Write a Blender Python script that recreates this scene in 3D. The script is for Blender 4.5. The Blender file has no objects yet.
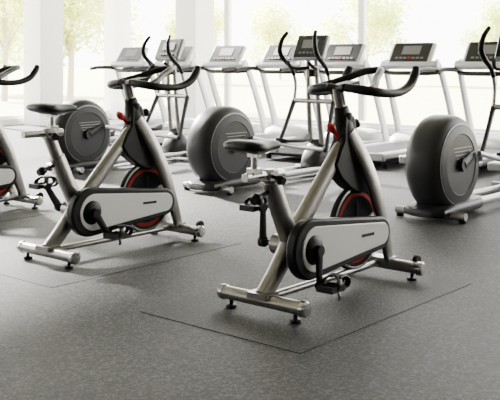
import bpy, math, random
from mathutils import Vector, Matrix
random.seed(7)
PI=math.pi
scene=bpy.context.scene
COL=scene.collection

# ---------------------------------------------------------------- materials
def mat(name,color,rough=0.5,metal=0.0,noise=None,bump=0.0,spec=0.5,emit=None,scale=50,trans=0,coat=0):
    m=bpy.data.materials.new(name); m.use_nodes=True
    nt=m.node_tree; b=nt.nodes['Principled BSDF']
    b.inputs['Base Color'].default_value=(*color,1)
    b.inputs['Roughness'].default_value=rough
    b.inputs['Metallic'].default_value=metal
    b.inputs['Specular IOR Level'].default_value=spec
    if coat: b.inputs['Coat Weight'].default_value=coat
    if emit:
        b.inputs['Emission Color'].default_value=(*emit[:3],1); b.inputs['Emission Strength'].default_value=emit[3]
    if noise or bump:
        tc=nt.nodes.new('ShaderNodeTexCoord'); n=nt.nodes.new('ShaderNodeTexNoise')
        n.inputs['Scale'].default_value=scale; n.inputs['Detail'].default_value=4
        nt.links.new(tc.outputs['Object'],n.inputs['Vector'])
        if noise:
            r=nt.nodes.new('ShaderNodeValToRGB')
            r.color_ramp.elements[0].position=0.38; r.color_ramp.elements[1].position=0.64
            r.color_ramp.elements[0].color=(*color,1); r.color_ramp.elements[1].color=(*noise,1)
            nt.links.new(n.outputs['Fac'],r.inputs['Fac']); nt.links.new(r.outputs['Color'],b.inputs['Base Color'])
        if bump:
            bp=nt.nodes.new('ShaderNodeBump'); bp.inputs['Strength'].default_value=bump; bp.inputs['Distance'].default_value=0.01
            nt.links.new(n.outputs['Fac'],bp.inputs['Height']); nt.links.new(bp.outputs['Normal'],b.inputs['Normal'])
    return m

M_silver=mat('frame_silver_paint',(0.26,0.252,0.236),0.28,0.9,noise=(0.285,0.277,0.262),scale=30)
M_chrome=mat('brushed_steel',(0.5,0.49,0.48),0.2,1.0)
M_black=mat('black_plastic',(0.005,0.005,0.0055),0.45,spec=.15)
M_rubber=mat('black_rubber',(0.006,0.0056,0.0056),0.42,bump=0.1,scale=200,spec=.18)
M_guard=mat('guard_silver',(0.62,0.62,0.615),0.4,0.0)
M_fly=mat('flywheel_iron',(0.012,0.012,0.013),0.8,0.0,spec=.05)
M_red=mat('red_plastic',(0.34,0.012,0.01),0.4,spec=.3)
M_redd=mat('flywheel_label_red',(0.22,0.015,0.012),0.7,spec=.1)
M_drum=mat('drum_grey_plastic',(0.024,0.024,0.0255),0.40,spec=.18)
M_drum2=mat('drum_trim_grey',(0.15,0.15,0.155),0.4,0.3)
M_dgrey=mat('dark_grey_paint',(0.014,0.014,0.015),0.4,0.1,spec=.2)
M_white=mat('treadmill_white_shell',(0.56,0.56,0.56),0.4)
M_tsilver=mat('treadmill_silver',(0.30,0.30,0.30),0.35,0.6)
M_belt=mat('treadmill_belt',(0.010,0.010,0.0105),0.55,bump=0.1,scale=300,spec=.2)
M_screen=mat('console_screen',(0.010,0.011,0.012),0.3,spec=.3)
M_btn=mat('console_buttons',(0.14,0.14,0.15),0.5)
M_wall=mat('white_wall_paint',(0.9,0.895,0.885),0.8,bump=0.05,scale=80)
M_wall2=mat('grey_wall_paint',(0.20,0.198,0.195),0.8,bump=0.05,scale=80)
M_frame=mat('window_frame_white',(0.9,0.9,0.89),0.5)
M_ceil=mat('ceiling_paint',(0.32,0.315,0.31),0.9)
M_grass=mat('lawn_grass',(0.40,0.42,0.21),0.9,noise=(0.56,0.53,0.33),scale=1.5)
M_bark=mat('tree_bark',(0.42,0.37,0.30),0.9,bump=0.4,scale=12)
M_fill=mat('fill_panel_glow',(0.9,0.9,0.9),0.5,emit=(1,0.98,0.95,2))  # glow for the added ceiling fill panels

M_leaf=bpy.data.materials.new('tree_leaf'); M_leaf.use_nodes=True
nt=M_leaf.node_tree; nt.nodes.clear()
o=nt.nodes.new('ShaderNodeOutputMaterial'); mx=nt.nodes.new('ShaderNodeMixShader')
d=nt.nodes.new('ShaderNodeBsdfDiffuse'); t=nt.nodes.new('ShaderNodeBsdfTranslucent')
tc=nt.nodes.new('ShaderNodeTexCoord')
n=nt.nodes.new('ShaderNodeTexNoise'); n.inputs['Scale'].default_value=.8
r=nt.nodes.new('ShaderNodeValToRGB')
r.color_ramp.elements[0].color=(0.46,0.60,0.18,1); r.color_ramp.elements[1].color=(0.84,0.80,0.42,1)
r.color_ramp.elements[0].position=.35; r.color_ramp.elements[1].position=.65
nt.links.new(tc.outputs['Object'],n.inputs['Vector']); nt.links.new(n.outputs['Fac'],r.inputs['Fac'])
for s in (d,t): nt.links.new(r.outputs['Color'],s.inputs['Color'])
mx.inputs[0].default_value=.6
nt.links.new(d.outputs[0],mx.inputs[1]); nt.links.new(t.outputs[0],mx.inputs[2]); nt.links.new(mx.outputs[0],o.inputs['Surface'])

def floor_mat(name,c0,c1,c2,rough):
    m=bpy.data.materials.new(name); m.use_nodes=True
    nt=m.node_tree; b=nt.nodes['Principled BSDF']; b.inputs['Roughness'].default_value=rough
    b.inputs['Specular IOR Level'].default_value=.18
    tc=nt.nodes.new('ShaderNodeTexCoord')
    n1=nt.nodes.new('ShaderNodeTexNoise'); n1.inputs['Scale'].default_value=70; n1.inputs['Detail'].default_value=6; n1.inputs['Roughness'].default_value=.85
    n2=nt.nodes.new('ShaderNodeTexNoise'); n2.inputs['Scale'].default_value=1.1; n2.inputs['Detail'].default_value=3
    for n in (n1,n2): nt.links.new(tc.outputs['Object'],n.inputs['Vector'])
    r=nt.nodes.new('ShaderNodeValToRGB')
    e=r.color_ramp.elements; e[0].position=.44; e[0].color=(*c0,1); e[1].position=.60; e[1].color=(*c2,1)
    x=e.new(.52); x.color=(*c1,1)
    nt.links.new(n1.outputs['Fac'],r.inputs['Fac'])
    mp=nt.nodes.new('ShaderNodeMapRange'); mp.inputs['From Min'].default_value=.3; mp.inputs['From Max'].default_value=.7
    mp.inputs['To Min'].default_value=.88; mp.inputs['To Max'].default_value=1.12
    nt.links.new(n2.outputs['Fac'],mp.inputs['Value'])
    mm=nt.nodes.new('ShaderNodeVectorMath'); mm.operation='SCALE'
    nt.links.new(r.outputs['Color'],mm.inputs[0]); nt.links.new(mp.outputs['Result'],mm.inputs['Scale'])
    nt.links.new(mm.outputs[0],b.inputs['Base Color'])
    bp=nt.nodes.new('ShaderNodeBump'); bp.inputs['Strength'].default_value=.6; bp.inputs['Distance'].default_value=.004
    nt.links.new(n1.outputs['Fac'],bp.inputs['Height']); nt.links.new(bp.outputs['Normal'],b.inputs['Normal'])
    return m
M_floor=floor_mat('floor_speckled_carpet',(.008,.008,.0082),(.030,.030,.0305),(.105,.105,.105),.58)
M_mat=floor_mat('mat_rubber',(.006,.006,.0062),(.024,.024,.0245),(.088,.088,.088),.6)

# ---------------------------------------------------------------- geometry helpers
def catmull(P,k=6):
    P=[Vector(p) for p in P]; Q=[P[0]*2-P[1]]+P+[P[-1]*2-P[-2]]; out=[]
    for i in range(1,len(Q)-2):
        p0,p1,p2,p3=Q[i-1:i+3]
        for j in range(k):
            t=j/k
            out.append(.5*((2*p1)+(p2-p0)*t+(2*p0-5*p1+4*p2-p3)*t*t+(3*p1-p0-3*p2+p3)*t**3))
    out.append(P[-1]); return out
def lerp_list(L,n):
    m=len(L)-1; o=[]
    for i in range(n):
        f=i/(n-1)*m; a=min(int(f),m-1); o.append(L[a]+(L[a+1]-L[a])*(f-a))
    return o
def sweep(P,r,n=12,ref=(0,1,0),a=1.0,b=1.0,sq=2.0,smooth=0,closed=False):
    P=catmull(P,smooth) if smooth else [Vector(p) for p in P]
    m=len(P); R=lerp_list(r,m) if isinstance(r,(list,tuple)) else [r]*m
    V=[];F=[]; ref=Vector(ref)
    for i,p in enumerate(P):
        if closed: t=(P[(i+1)%m]-P[i-1]).normalized()
        else: t=(P[min(i+1,m-1)]-P[max(i-1,0)]).normalized()
        s=ref-t*ref.dot(t)
        if s.length<1e-4: s=Vector((1,0,0))-t*t.x
        s.normalize(); u=t.cross(s)
        for j in range(n):
            th=2*PI*j/n; c,sn=math.cos(th),math.sin(th)
            cc=math.copysign(abs(c)**(2/sq),c); ss=math.copysign(abs(sn)**(2/sq),sn)
            V.append(p+s*(cc*R[i]*a)+u*(ss*R[i]*b))
    for i in range(m if closed else m-1):
        i2=(i+1)%m
        for j in range(n):
            k=(j+1)%n; F.append((i*n+j,i*n+k,i2*n+k,i2*n+j))
    if not closed:
        F.append(tuple(range(n-1,-1,-1))); F.append(tuple(range((m-1)*n,m*n)))
    return V,F
def cyl(p,q,r,n=20): return sweep([p,q],r,n)
def lathe(prof,o,axis='y',n=40):
    V=[];F=[];o=Vector(o)
    for (r,h) in prof:
        for j in range(n):
            th=2*PI*j/n; c,s=math.cos(th)*max(r,1e-4),math.sin(th)*max(r,1e-4)
            V.append(o+(Vector((c,h,s)) if axis=='y' else Vector((c,s,h)) if axis=='z' else Vector((h,c,s))))
    for i in range(len(prof)-1):
        for j in range(n):
            k=(j+1)%n; F.append((i*n+j,i*n+k,(i+1)*n+k,(i+1)*n+j))
    F.append(tuple(range(n))); F.append(tuple(range(len(prof)*n-1,(len(prof)-1)*n-1,-1)))
    return V,F
def box(c,s,ry=0,rx=0,rz=0):
    R=Matrix.Rotation(rz,3,'Z')@Matrix.Rotation(ry,3,'Y')@Matrix.Rotation(rx,3,'X'); c=Vector(c)
    V=[c+R@Vector((x*s[0]/2,y*s[1]/2,z*s[2]/2)) for x in(-1,1) for y in(-1,1) for z in(-1,1)]
    return V,[(0,1,3,2),(4,6,7,5),(0,4,5,1),(2,3,7,6),(0,2,6,4),(1,5,7,3)]
def plate(pts,y0,y1):
    n=len(pts); V=[Vector((p[0],y0,p[1])) for p in pts]+[Vector((p[0],y1,p[1])) for p in pts]
    F=[tuple(range(n)),tuple(range(2*n-1,n-1,-1))]+[(i,i+n,(i+1)%n+n,(i+1)%n) for i in range(n)]
    return V,F
def hull2(c1,r1,c2,r2,n=20):
    dx,dz=c2[0]-c1[0],c2[1]-c1[1]; d=math.hypot(dx,dz); a0=math.atan2(dz,dx); be=math.acos((r1-r2)/d)
    o=[]
    for i in range(n+1):
        a=a0+be+(2*PI-2*be)*i/n; o.append((c1[0]+r1*math.cos(a),c1[1]+r1*math.sin(a)))
    for i in range(n+1):
        a=a0-be+2*be*i/n; o.append((c2[0]+r2*math.cos(a),c2[1]+r2*math.sin(a)))
    return o
def loft(S,n=20,sq=2.5):
    V=[];F=[]
    for (x,yc,zc,ry,rz) in S:
        for j in range(n):
            th=2*PI*j/n; c,s=math.cos(th),math.sin(th)
            V.append(Vector((x,yc+math.copysign(abs(c)**(2/sq),c)*ry,zc+math.copysign(abs(s)**(2/sq),s)*rz)))
    for i in range(len(S)-1):
        for j in range(n):
            k=(j+1)%n; F.append((i*n+j,i*n+k,(i+1)*n+k,(i+1)*n+j))
    F.append(tuple(range(n))); F.append(tuple(range(len(S)*n-1,(len(S)-1)*n-1,-1)))
    return V,F
def mesh(name,geos,m,angle=35):
    V=[];F=[]
    for v,f in geos:
        k=len(V); V+= [tuple(x) for x in v]; F+=[tuple(i+k for i in q) for q in f]
    me=bpy.data.meshes.new(name); me.from_pydata(V,[],F); me.materials.append(m)
    import bmesh
    bm=bmesh.new(); bm.from_mesh(me); bmesh.ops.recalc_face_normals(bm,faces=bm.faces); bm.to_mesh(me); bm.free()
    for p in me.polygons: p.use_smooth=True
    me.set_sharp_from_angle(angle=math.radians(angle))
    return me
def obj(name,me,parent=None,bevel=0):
    ob=bpy.data.objects.new(name,me); COL.objects.link(ob)
    if parent: ob.parent=parent
    if bevel:
        b=ob.modifiers.new('bevel','BEVEL'); b.width=bevel; b.segments=2; b.limit_method='ANGLE'; b.angle_limit=math.radians(40)
    return ob
def empty(name,loc,rz):
    e=bpy.data.objects.new(name,None); COL.objects.link(e); e.location=loc; e.rotation_euler=(0,0,rz); e.empty_display_size=.1
    return e
def assemble(name,parts,loc,rz,off={}):
    e=empty(name,loc,rz)
    for (pn,me,bv) in parts:
        ob=obj(pn,me,e,bv)
        if pn in off: ob.location=off[pn]
    return e

U=Vector((.647,.763,0)).normalized(); Vv=Vector((-U.y,U.x,0)); ORG=Vector((.082,4.34,0)); HEAD=math.atan2(U.y,U.x)
def G(u,v,z=0): return ORG+U*u+Vv*v+Vector((0,0,z))

# ---------------------------------------------------------------- spin bike
CZ=.295   # crank height
def bike_parts():
    P=[]
    A=lambda n,g,m,bv=0,ang=35:P.append((n,mesh('bike_'+n,g,m,ang),bv))
    g=[];c=[];f=[]
    for x in(0,1.07):
        g.append(sweep([(x,-.235,.07),(x,.235,.07)],.036,20,ref=(1,0,0),b=.9))
        for s in(-1,1):
            c.append(lathe([(.0,0),(.03,0),(.038,s*.006),(.038,s*.03),(.030,s*.04),(0,s*.042)],(x,s*.232,.07),'y',24))
            f.append(lathe([(0,0),(.026,0),(.028,.004),(.026,.014),(.010,.018),(.010,.05),(0,.05)],(x,s*.2,0),'z',20))
    A('stabilizers',g,M_silver); A('stabilizer_end_caps',c,M_chrome); A('leveling_feet',f,M_black)
    w=[]
    for s in(-1,1):
        w.append(lathe([(0,-.014),(.028,-.014),(.033,-.008),(.033,.008),(.028,.014),(0,.014)],(1.12,s*.2,.10),'y',24))
        w.append(box((1.10,s*.2,.09),(.05,.04,.014)))
    A('transport_wheels',w,M_black)
    A('lower_tube',[cyl((.03,0,.075),(1.05,0,.075),.019,16)],M_silver)
    fr=[sweep([(0.0,0,.085),(.09,0,.17),(.2,0,.29),(.36,0,.46),(.52,0,.62),(.68,0,.78)],[.044,.046,.05,.046,.042,.04],16,a=.75,b=1,sq=3,smooth=5)]
    fr.append(sweep([(.27,0,.22),(.20,0,.36),(.13,0,.5),(.065,0,.64)],[.048,.050,.049,.046],16,a=.8,b=1.0,sq=3,smooth=4))
    for s in(-1,1):
        fr.append(sweep([(.70,s*.035,.84),(.80,s*.062,.68),(.90,s*.075,.48),(.98,s*.075,.27),(1.055,s*.06,.09)],[.034,.04,.042,.038,.032],14,a=.5,b=1.15,sq=3,smooth=5))
    fr.append(box((1.06,0,.095),(.09,.16,.03)))
    fr.append(box((0.0,0,.095),(.10,.12,.03)))
    fr.append(lathe([(0,-.1),(.05,-.1),(.05,.1),(0,.1)],(.22,0,CZ),'y',24))
    A('frame',fr,M_silver)
    hd=[sweep([(.665,0,.98),(.685,0,.90),(.71,0,.80),(.745,0,.68),(.80,0,.565)],[.038,.050,.060,.054,.03],18,a=.85,b=1.05,sq=2.6,smooth=5)]
    hd.append(plate([(.645,.93),(.735,.93),(.77,.82),(.81,.70),(.88,.56),(.87,.50),(.78,.50),(.70,.535),(.61,.60),(.56,.67),(.60,.74),(.64,.80)],-.042,.042))
    A('head_cover',hd,M_black,.01)
    A('handlebar_post',[sweep([(.69,0,.90),(.635,0,1.08)],.03,18,a=.8,b=1.05,sq=3)],M_silver)
    A('post_scale',[box((.654,-.0262,1.02),(.012,.002,.07),ry=-.3)],M_black)
    A('post_clamp',[lathe([(0,-.02),(.045,-.02),(.05,0),(.045,.02),(0,.02)],(.69,0,.925),'z',24)],M_black)
    kn=[cyl((.70,0,.9),(.79,0,.88),.011,10),sweep([(.775,0,.884),(.80,0,.878),(.825,0,.872)],[.02,.03,.02],16,smooth=3),
        cyl((.05,0,.59),(-.03,0,.565),.011,10),sweep([(-.02,0,.568),(-.045,0,.562),(-.07,0,.553)],[.02,.029,.02],16,smooth=3)]
    A('adjustment_knobs',kn,M_black)
    A('resistance_knob',[cyl((.66,0,.8),(.585,0,.86),.012,10),sweep([(.60,0,.845),(.575,0,.868),(.555,0,.885)],[.016,.024,.014],16,smooth=3)],M_red)
    hb=[]
    for s in(-1,1):
        hb.append(sweep([(.635,0,1.075),(.63,s*.06,1.08),(.64,s*.15,1.07),(.68,s*.205,1.06),(.78,s*.225,1.05),(.90,s*.228,1.055),(1.0,s*.228,1.09),(1.06,s*.225,1.15),(1.08,s*.22,1.185)],[.020,.024,.026,.026,.024,.024,.026,.026,.021],14,smooth=6))
        hb.append(sweep([(.66,s*.19,1.07),(.75,s*.16,1.09),(.86,s*.10,1.125),(.97,s*.055,1.16),(1.03,s*.02,1.17),(1.04,0,1.17)],.021,12,smooth=6,ref=(0,0,1)))
    hb.append(box((.70,0,1.085),(.17,.085,.034),ry=-.15))
    A('handlebar',hb,M_rubber)
    A('seat_slider',[sweep([(-.13,0,.668),(.155,0,.668)],.021,14,sq=4)],M_chrome,.003)
    A('seat_clamp',[box((.055,0,.665),(.075,.06,.062))],M_silver,.008)
    A('seat_tube_insert',[sweep([(.16,0,.42),(.055,0,.655)],.036,16,a=.85,sq=3)],M_silver)
    A('slider_knob',[cyl((.04,0,.67),(.04,-.07,.655),.009,10),sweep([(.04,-.06,.656),(.04,-.08,.65),(.04,-.1,.645)],[.018,.025,.018],16,smooth=3)],M_black)
    A('seat_post',[cyl((-.06,0,.67),(-.06,0,.775),.0165,16),box((-.06,0,.695),(.06,.05,.03)),box((-.06,0,.775),(.05,.05,.02))],M_chrome)
    A('saddle_rails',[sweep([(-.15,s*.045,.80),(-.10,s*.035,.785),(0,s*.025,.78),(.08,s*.012,.80)],.005,8,smooth=4) for s in(-1,1)],M_chrome)
    A('saddle',[loft([(-.20,0,.822,.05,.012),(-.19,0,.824,.085,.02),(-.16,0,.822,.110,.028),(-.12,0,.818,.114,.032),(-.07,0,.812,.092,.034),(-.02,0,.81,.064,.032),(.04,0,.812,.040,.028),(.09,0,.812,.029,.022),(.115,0,.808,.022,.016),(.124,0,.805,.012,.008)],24)],M_rubber,0,60)
    fl=[lathe([(0,-.010),(.10,-.010),(.14,-.008),(.15,-.014),(.205,-.014),(.212,-.018),(.228,-.018),(.232,-.012),(.232,.012),(.228,.018),(.212,.018),(.205,.014),(.15,.014),(.14,.008),(.10,.010),(0,.010)],(.80,0,.31),'y',56)]
    for i in range(5):
        a=2*PI*i/5+.3; c,s=math.cos(a),math.sin(a)
        fl.append(sweep([(.80+.03*c,0,.31+.03*s),(.80+.145*c,0,.31+.145*s)],[.028,.022],10,a=.5,sq=3))
    A('flywheel',fl,M_fly)
    A('flywheel_rim_trim',[lathe([(.214,-.0175),(.216,-.019),(.226,-.019),(.229,-.017)],(.80,0,.31),'y',56),lathe([(0,-.05),(.03,-.05),(.035,-.03),(.035,.03),(.03,.05),(0,.05)],(.80,0,.31),'y',28)],M_silver)
    # annulus label as its own closed thin ring just proud of the disc
    A('flywheel_label',[lathe([(.172,-.0138),(.173,-.0158),(.194,-.0158),(.195,-.0138)],(.80,0,.31),'y',56)],M_redd)
    # drop end caps of open ring lathes (keep rings annular)
    for (n,me,bv) in P[-2:]:
        import bmesh
        bm=bmesh.new(); bm.from_mesh(me)
        big=[f for f in bm.faces if len(f.verts)==56]
        bmesh.ops.delete(bm,geom=big,context='FACES_ONLY'); bm.to_mesh(me); bm.free()
    A('axle_bracket',[sweep([(.80,s*.06,.31),(.88,s*.068,.37),(.95,s*.07,.36)],[.026,.024,.02],10,a=.35,smooth=3) for s in(-1,1)],M_silver)
    A('brake_pad',[box((.80,0,.56),(.09,.05,.03),ry=.1)],M_black,.004)
    c1,c2=(.22,CZ),(.855,.285)
    A('chain_guard',[plate(hull2(c1,.15,c2,.088,28),-.142,-.082)],M_black,.012)
    A('chain_guard_face',[plate(hull2((.24,CZ),.112,(.85,.286),.060,28),-.149,-.14)],M_guard,.004)
    A('crank_boss',[lathe([(0,-.165),(.05,-.165),(.066,-.155),(.076,-.147),(.076,-.14),(0,-.14)],(.22,0,CZ),'y',32)],M_black)
    A('guard_badge',[box((.70,-.1495,.30),(.12,.002,.016),ry=.03)],M_dgrey)
    return P
def crank_parts(ang,tag):
    ca=[];pe=[];strap=[]
    for s,a in((-1,ang),(1,ang+PI)):
        dx,dz=math.sin(a),-math.cos(a); x0,z0=.22,CZ; y=s*.178
        x1,z1=x0+.17*dx,z0+.17*dz
        ca.append(sweep([(x0,y,z0),(x1,y,z1)],[.026,.019],12,a=.45,b=1.0,sq=3))
        ca.append(lathe([(0,-.015),(.027,-.015),(.027,.015),(0,.015)],(x0,y,z0),'y',20)); ca.append(lathe([(0,-.012),(.021,-.012),(.021,.012),(0,.012)],(x1,y,z1),'y',20))
        ca.append(cyl((x0,s*.1,z0),(x0,s*.178,z0),.014,12))
        yc=s*.245
        pe.append(cyl((x1,y,z1),(x1,s*.295,z1),.013,12))
        for xx in(-.046,.046): pe.append(box((x1+xx,yc,z1),(.016,.095,.03)))
        for yy in(-.044,.044): pe.append(box((x1,yc+yy,z1),(.10,.010,.026)))
        for yy in(-.028,.028):
            strap.append(sweep([(x1+.045,yc+yy,z1-.008),(x1+.10,yc+yy*.9,z1-.004),(x1+.12,yc+yy*.6,z1+.025),(x1+.08,yc+yy*.7,z1+.05),(x1+.03,yc+yy*.9,z1+.048)],.011,8,ref=(0,1,0),a=1.6,b=.6,smooth=4))
        strap.append(sweep([(x1,yc-.045,z1-.01),(x1+.01,yc-.05,z1+.025),(x1+.03,yc-.02,z1+.052),(x1+.03,yc+.02,z1+.052),(x1+.01,yc+.05,z1+.025),(x1,yc+.045,z1-.01)],.013,8,ref=(1,0,0),a=1.3,b=.35,smooth=4))
        if s<0: strap.append(sweep([(x1,yc-.045,z1-.01),(x1-.01,yc-.06,z1-.03),(x1-.005,yc-.055,z1-.05)],.009,8,ref=(1,0,0),a=1.1,b=.3,smooth=4))
    return [('crank_arms',mesh('cranks'+tag,ca,M_black),.0),('pedals',mesh('pedals'+tag,pe,M_dgrey),0),('toe_straps',mesh('straps'+tag,strap,M_rubber),0)]
BP=bike_parts()
BL=[Vector((.060,4.34,.003)),Vector((-1.22,5.436,.003)),Vector((-2.63,6.78,.003))]
for i,an in enumerate([0.0,.6,-.9]):
    loc=BL[i]; off={}
    if i==1:
        d=Vector((-.05,0,.12)); e=d+Vector((.14,0,0))
        off={'seat_slider':d,'seat_clamp':d,'slider_knob':d,'seat_tube_insert':d,'seat_post':e,'saddle_rails':e,'saddle':e}
    assemble('spin_bike',BP+crank_parts(an,str(i)),loc,HEAD,off)
    c=loc+U*.435
    me=mesh('mat_mesh%d'%i,[box((0,0,.001),(1.56,.98,.002))],M_mat)
    o=obj('rubber_floor_mat',me,None,0); o.location=(c.x,c.y,0.0005); o.rotation_euler=(0,0,HEAD)

# ---------------------------------------------------------------- elliptical trainer
def ell_parts():
    P=[]
    A=lambda n,g,m,bv=0,ang=35:P.append((n,mesh('ell_'+n,g,m,ang),bv))
    zc=.42
    A('drive_housing',[lathe([(0,-.15),(.30,-.15),(.335,-.14),(.365,-.115),(.38,-.08),(.384,-.03),(.384,.03),(.38,.08),(.365,.115),(.335,.14),(.30,.15),(0,.15)],(0,0,zc),'y',72)],M_drum,0,50)
    ring=[]
    for s in(-1,1):
        pr=[(.31,s*.149),(.306,s*.156),(.24,s*.165),(.235,s*.160),(0,s*.160)]
        ring.append(lathe(pr,(0,0,zc),'y',72))
    A('housing_side_covers',ring,M_drum,0,30)
    tr=[lathe([(.318,s*.147),(.322,s*.152),(.312,s*.155),(.306,s*.15)],(0,0,zc),'y',72) for s in(-1,1)]
    for s in(-1,1):
        for k in range(4): tr.append(box((0.02,s*.1615,zc+.13-.028*k),(.30-.03*k,.004,.007)))
    A('housing_trim',tr,M_drum2)
    A('base_shroud',[loft([(-.34,0,.065,.10,.03),(-.30,0,.07,.18,.04),(-.1,0,.08,.19,.055),(.3,0,.08,.18,.055),(.5,0,.075,.12,.04)],24,4)],M_dgrey,0,50)
    rails=[sweep([(.2,s*.13,.085),(1.0,s*.11,.075),(1.62,s*.09,.075)],.032,12,a=.8,sq=4) for s in(-1,1)]
    rails+= [sweep([(1.58,-.32,.06),(1.58,.32,.06)],.035,14,ref=(0,0,1),a=.9),sweep([(-.2,-.30,.05),(-.2,.30,.05)],.03,14,ref=(0,0,1))]
    A('base_frame',rails,M_tsilver)
    ft=[lathe([(0,0),(.03,0),(.03,.03),(0,.03)],(x,s*y,0),'z',16) for x,y in((1.58,.29),(-.2,.27)) for s in(-1,1)]
    A('leveling_feet',ft,M_black)
    ma=[sweep([(1.56,s*.075,.08),(1.50,s*.07,.5),(1.46,s*.06,.9),(1.44,s*.05,1.28)],[.034,.03,.027,.025],14,smooth=4) for s in(-1,1)]
    ma+=[cyl((1.47,-.26,.80),(1.47,.26,.80),.028,18),box((1.45,0,1.12),(.03,.12,.05))]
    A('mast',ma,M_silver)
    A('mast_shroud',[loft([(1.35,0,.1,.09,.05),(1.42,0,.16,.12,.11),(1.52,0,.22,.12,.17),(1.62,0,.18,.11,.13),(1.68,0,.1,.08,.05)],20,3)],M_dgrey,0,50)
    cr=[];ln=[];pd=[]
    for s,a in((-1,.5),(1,.5+PI)):
        ex,ez=.20*math.cos(a),zc+.20*math.sin(a)*.8
        cr.append(sweep([(0,s*.185,zc),(ex,s*.185,ez)],[.045,.03],14,a=.4)); cr.append(lathe([(0,-.02),(.055,-.02),(.055,.02),(0,.02)],(0,s*.175,zc),'y',24))
        lx=1.24+ex*.5
        ln.append(sweep([(ex,s*.225,ez),(.6+ex,s*.225,(ez+.3)/2-.02),(lx,s*.235,.30)],.022,12,a=.8,sq=3,smooth=4))
        pz=(ez+.3)/2+.03
        pd.append(loft([(.42+ex,s*.225,pz+.03,.05,.01),(.46+ex,s*.225,pz+.012,.075,.02),(.72+ex,s*.225,pz,.08,.022),(.83+ex,s*.225,pz+.015,.07,.035),(.86+ex,s*.225,pz+.03,.05,.03)],18,4))
        cr.append(sweep([(lx,s*.262,.27),(1.36+ex*.2,s*.262,.55),(1.47,s*.262,.80)],[.026,.024,.03],12,a=.7,sq=3,smooth=3))
        ox=-ex*.25
        ln.append(sweep([(1.47,s*.262,.80),(1.45+ox,s*.262,.98),(1.40+ox,s*.26,1.12)],.018,12,smooth=4))
    A('swing_arms',cr,M_dgrey); A('pedal_links',ln,M_tsilver); A('foot_pedals',pd,M_black)
    hn=[]
    for s,a in((-1,.5),(1,.5+PI)):
        ox=-.2*math.cos(a)*.25
        hn.append(sweep([(1.42+ox,s*.26,1.08),(1.36+ox,s*.262,1.17),(1.25+ox,s*.27,1.25),(1.18+ox,s*.27,1.34),(1.19+ox,s*.25,1.45),(1.25+ox,s*.22,1.54)],[.022,.024,.026,.026,.024,.019],12,smooth=5))
        hn.append(sweep([(1.44,s*.04,1.16),(1.36,s*.12,1.15),(1.26,s*.15,1.17),(1.19,s*.13,1.22)],.019,12,smooth=5))
    A('handgrips',hn,M_black)
    X=1.43
    A('console',[box((X,0,1.37),(.07,.40,.29),ry=.45),box((X+.03,0,1.36),(.06,.26,.2),ry=.45)],M_tsilver,.02)
    nrm=Vector((-math.cos(.45),0,math.sin(.45)))
    c=Vector((X,0,1.37))+nrm*.036
    A('console_screen',[box(c,(.006,.37,.26),ry=.45)],M_screen,.004)
    cb=Vector((X,0,1.37))+nrm*.04
    A('console_display',[box(cb+Vector((math.sin(.45)*.03,0,math.cos(.45)*.03)),(.004,.2,.1),ry=.45)]+[box(cb+Vector((-math.sin(.45)*.075,0,-math.cos(.45)*.075))+Vector((0,y,0)),(.006,.03,.02),ry=.45) for y in(-.1,-.05,0,.05,.1)],M_btn)
    A('bottle_holder',[lathe([(.0,-.04),(.04,-.04),(.045,.04),(.038,.04),(.034,-.03),(0,-.03)],(1.40,-.03,1.1),'z',20)],M_black)
    return P
EP=ell_parts()
for u,v in((3.06,.70),(3.0,3.0),(3.1,5.25)): assemble('elliptical_trainer',EP,G(u,v),HEAD)

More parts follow.
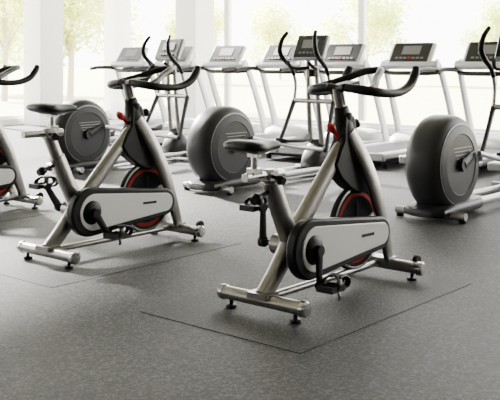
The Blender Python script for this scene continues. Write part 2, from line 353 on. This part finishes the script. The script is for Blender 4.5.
# ---------------------------------------------------------------- treadmill
def tm_parts():
    P=[]
    A=lambda n,g,m,bv=0,ang=35:P.append((n,mesh('tm_'+n,g,m,ang),bv))
    A('deck_frame',[box((.85,s*.36,.15),(1.7,.13,.07)) for s in(-1,1)]+[box((.0,0,.14),(.07,.85,.09))],M_tsilver,.015)
    A('running_belt',[sweep([(.06,0,.15),(1.5,0,.16)],.29,24,ref=(0,1,0),a=1,b=.10,sq=8)],M_belt)
    A('deck_base',[box((.85,0,.085),(1.55,.6,.06))],M_black,.01)
    A('motor_hood',[loft([(1.36,0,.14,.30,.06),(1.42,0,.17,.39,.11),(1.6,0,.19,.42,.14),(1.8,0,.17,.42,.12),(1.92,0,.13,.38,.08),(1.95,0,.11,.33,.04)],28,4)],M_white,0,50)
    A('feet',[lathe([(0,0),(.035,0),(.035,.06),(0,.06)],(x,s*.33,0),'z',16) for x in(.15,1.75) for s in(-1,1)],M_black)
    up=[sweep([(1.74,s*.41,.15),(1.66,s*.41,.42),(1.50,s*.405,.8),(1.36,s*.39,1.11),(1.30,s*.36,1.24)],[.06,.055,.048,.045,.04],14,a=.55,b=1.1,sq=3,smooth=4) for s in(-1,1)]
    A('uprights',up,M_white)
    hr=[sweep([(1.36,s*.40,1.11),(1.2,s*.40,1.13),(.95,s*.40,1.13),(.8,s*.40,1.11)],[.03,.030,.028,.026],12,smooth=4) for s in(-1,1)]
    hr.append(sweep([(1.34,-.40,1.09),(1.26,-.25,1.08),(1.22,0,1.08),(1.26,.25,1.08),(1.34,.40,1.09)],.028,12,ref=(0,0,1),smooth=4))
    A('handrails',hr,M_dgrey)
    c=Vector((1.33,0,1.31)); ry=.6; nrm=Vector((-math.cos(ry),0,math.sin(ry))); upv=Vector((math.sin(ry),0,math.cos(ry)))
    A('console',[box(c,(.06,.62,.34),ry=ry),box(c-nrm*.05,(.08,.5,.22),ry=ry),box(c-upv*.14-nrm*.02,(.09,.82,.09),ry=ry)],M_white,.02)
    A('console_screen',[box(c+nrm*.032+upv*.02,(.006,.54,.29),ry=ry)],M_screen,.003)
    A('console_display',[box(c+nrm*.036+upv*.05,(.004,.26,.13),ry=ry)]+[box(c+nrm*.037+upv*(-.07)+Vector((0,y,0)),(.006,.04,.025),ry=ry) for y in(-.18,-.12,-.06,.06,.12,.18)],M_btn)
    A('stop_button',[box(c+nrm*.038-upv*.07,(.01,.04,.03),ry=ry)],M_red,.003)
    return P
TP=tm_parts()
for k in range(8): assemble('treadmill',TP,G(5.35,.98+1.05*k),HEAD)

# ---------------------------------------------------------------- room shell (gym axes)
U1=9.6; V1=12.0; U0=-6.5; V0=-7.0; H=6.2
def gbox(name,u0,u1,v0,v1,z0,z1,m,bv=0,parent=None):
    me=mesh(name,[box((0,0,0),(u1-u0,v1-v0,z1-z0))],m); o=obj(name,me,parent,bv)
    c=G((u0+u1)/2,(v0+v1)/2,(z0+z1)/2); o.location=c; o.rotation_euler=(0,0,HEAD); return o
gbox('floor',U0-.2,U1+.2,V0-.2,V1+.2,-.1,0,M_floor)
gbox('ceiling',U0-.2,U1+.2,V0-.2,V1+.2,H,H+.2,M_ceil)
gbox('wall_rear',U0-.2,U0,V0,V1,0,H,M_wall2)
gbox('wall_right',U0-.2,U1+.2,V0-.2,V0,0,H,M_wall2)
def gl(name,geos,m,bv=0):
    o=obj(name,mesh(name,geos,m),None,bv); o.location=ORG; o.rotation_euler=(0,0,HEAD); return o
gl('wall_front',[box((U1+.1,(V0+V1)/2,.06),(.2,V1-V0,.12)),box((U1+.1,(V0+V1)/2,H-.15),(.2,V1-V0,.3))],M_wall)
gl('wall_left',[box(((U0+U1)/2,V1+.1,.06),(U1-U0,.2,.12)),box(((U0+U1)/2,V1+.1,H-.15),(U1-U0,.2,.3))],M_wall)
i=1
v=V1
while v>V0+.5:
    v2=max(v-3.1,V0)
    g=[box((U1+.1,a,H/2),(.08,.06,H-.42)) for a in(v-.03,v2+.03)]
    g+=[box((U1+.1,(v+v2)/2,z),(.08,v-v2,.06)) for z in(.15,3.2,H-.33)]
    gl('window_%d'%i,g,M_frame); i+=1; v=v2
u=U1
while u>U0+.5:
    u2=max(u-3.1,U0)
    g=[box((a,V1+.1,H/2),(.06,.08,H-.42)) for a in(u-.03,u2+.03)]
    g+=[box(((u+u2)/2,V1+.1,z),(u-u2,.08,.06)) for z in(.15,3.2,H-.33)]
    gl('window_%d'%i,g,M_frame); i+=1; u=u2
gbox('corner_column',U1-.2,U1+.2,V1-.2,V1+.2,0,H,M_wall)
for (a,b) in((7.4,V1-.35),(U1-.3,9.4),(2.6,V1-.35)):
    gbox('structural_column',a-.27,a+.27,b-.27,b+.27,0,H,M_wall,.01)
for a in(-3,1,5):  # unseen emissive panels, added as fill light for the room
    for b in(-3,2,7):
        gbox('ceiling_fill_light',a-.6,a+.6,b-.15,b+.15,H-.06,H,M_fill)

# ---------------------------------------------------------------- outside
o=obj('lawn',mesh('lawn',[box((0,0,0),(300,300,.1))],M_grass)); o.location=(0,60,-.3)
def tree_mesh(seed,h,rad):
    rnd=random.Random(seed); V=[];F=[]
    blobs=[(Vector((rnd.uniform(-1,1)*rad*.7,rnd.uniform(-1,1)*rad*.7,h*rnd.uniform(.3,.95))),rad*rnd.uniform(.35,.55)) for _ in range(18)]
    for k in range(5600):
        c,rr=blobs[rnd.randrange(18)]
        d=Vector((rnd.gauss(0,1),rnd.gauss(0,1),rnd.gauss(0,1))).normalized()*rr*rnd.random()**.4
        p=c+d; a=Vector((rnd.gauss(0,1),rnd.gauss(0,1),rnd.gauss(0,1))).normalized(); b=a.orthogonal().normalized(); s=rnd.uniform(.07,.15)
        if p.z<.4: continue
        i=len(V); V+=[p-a*s,p+b*s*.5,p+a*s,p-b*s*.5]; F.append((i,i+1,i+2,i+3))
    me=mesh('foliage%d'%seed,[(V,F)],M_leaf)
    tr=[sweep([(0,0,.03),(.05,0,h*.35),(0,.1,h*.8)],[.12,.09,.04],10,smooth=4)]
    for c,rr in blobs[:8]: tr.append(sweep([(0.03,0,h*.3),(c.x*.5,c.y*.5,(h*.35+c.z)/2),tuple(c)],[.05,.035,.02],7,smooth=3))
    return me,mesh('trunk%d'%seed,tr,M_bark)
TM=[tree_mesh(1,5.5,2.2),tree_mesh(2,6.2,2.4),tree_mesh(3,4.8,2.0)]
for k,(x,y) in enumerate([(-6.0,30),(-9.0,33),(-3.4,60),(-12,42),(7.5,58),(15,55),(20,62),(2.5,74)]):
    e=empty('tree',(x,y,-.25),k*1.3); f,t=TM[k%3]; obj('foliage',f,e); obj('trunk',t,e)

# ---------------------------------------------------------------- light
w=bpy.data.worlds.new('sky'); scene.world=w; w.use_nodes=True
bg=w.node_tree.nodes['Background']; bg.inputs['Color'].default_value=(1.0,.98,.96,1); bg.inputs['Strength'].default_value=12
def sun(direction_from,e,col,ang):
    L=bpy.data.lights.new('sun','SUN'); L.energy=e; L.color=col; L.angle=math.radians(ang)
    o=bpy.data.objects.new('sun',L); COL.objects.link(o); o.location=(0,20,20)
    o.rotation_euler=Vector(direction_from).to_track_quat('Z','Y').to_euler()
sun((-.60,.76,.53),85,(1,.965,.91),5)
def portal(c,sx,sy,facing):
    L=bpy.data.lights.new('portal','AREA'); L.shape='RECTANGLE'; L.size=sx; L.size_y=sy; L.cycles.is_portal=True
    o=bpy.data.objects.new('window_portal',L); COL.objects.link(o); o.location=c
    o.rotation_euler=(-facing).to_track_quat('Z','Y').to_euler()
    return o
portal(G(U1+.3,(V0+V1)/2,H/2),V1-V0,H,-U)
portal(G((U0+U1)/2,V1+.3,H/2),U1-U0,H,-Vv)

# ---------------------------------------------------------------- camera
cam=bpy.data.cameras.new('camera'); co=bpy.data.objects.new('camera',cam); COL.objects.link(co)
co.location=(0,0,1.22); co.rotation_euler=(PI/2,0,0)
cam.sensor_width=36; cam.lens=64.8; cam.shift_y=-138/500; cam.clip_end=500
scene.camera=co
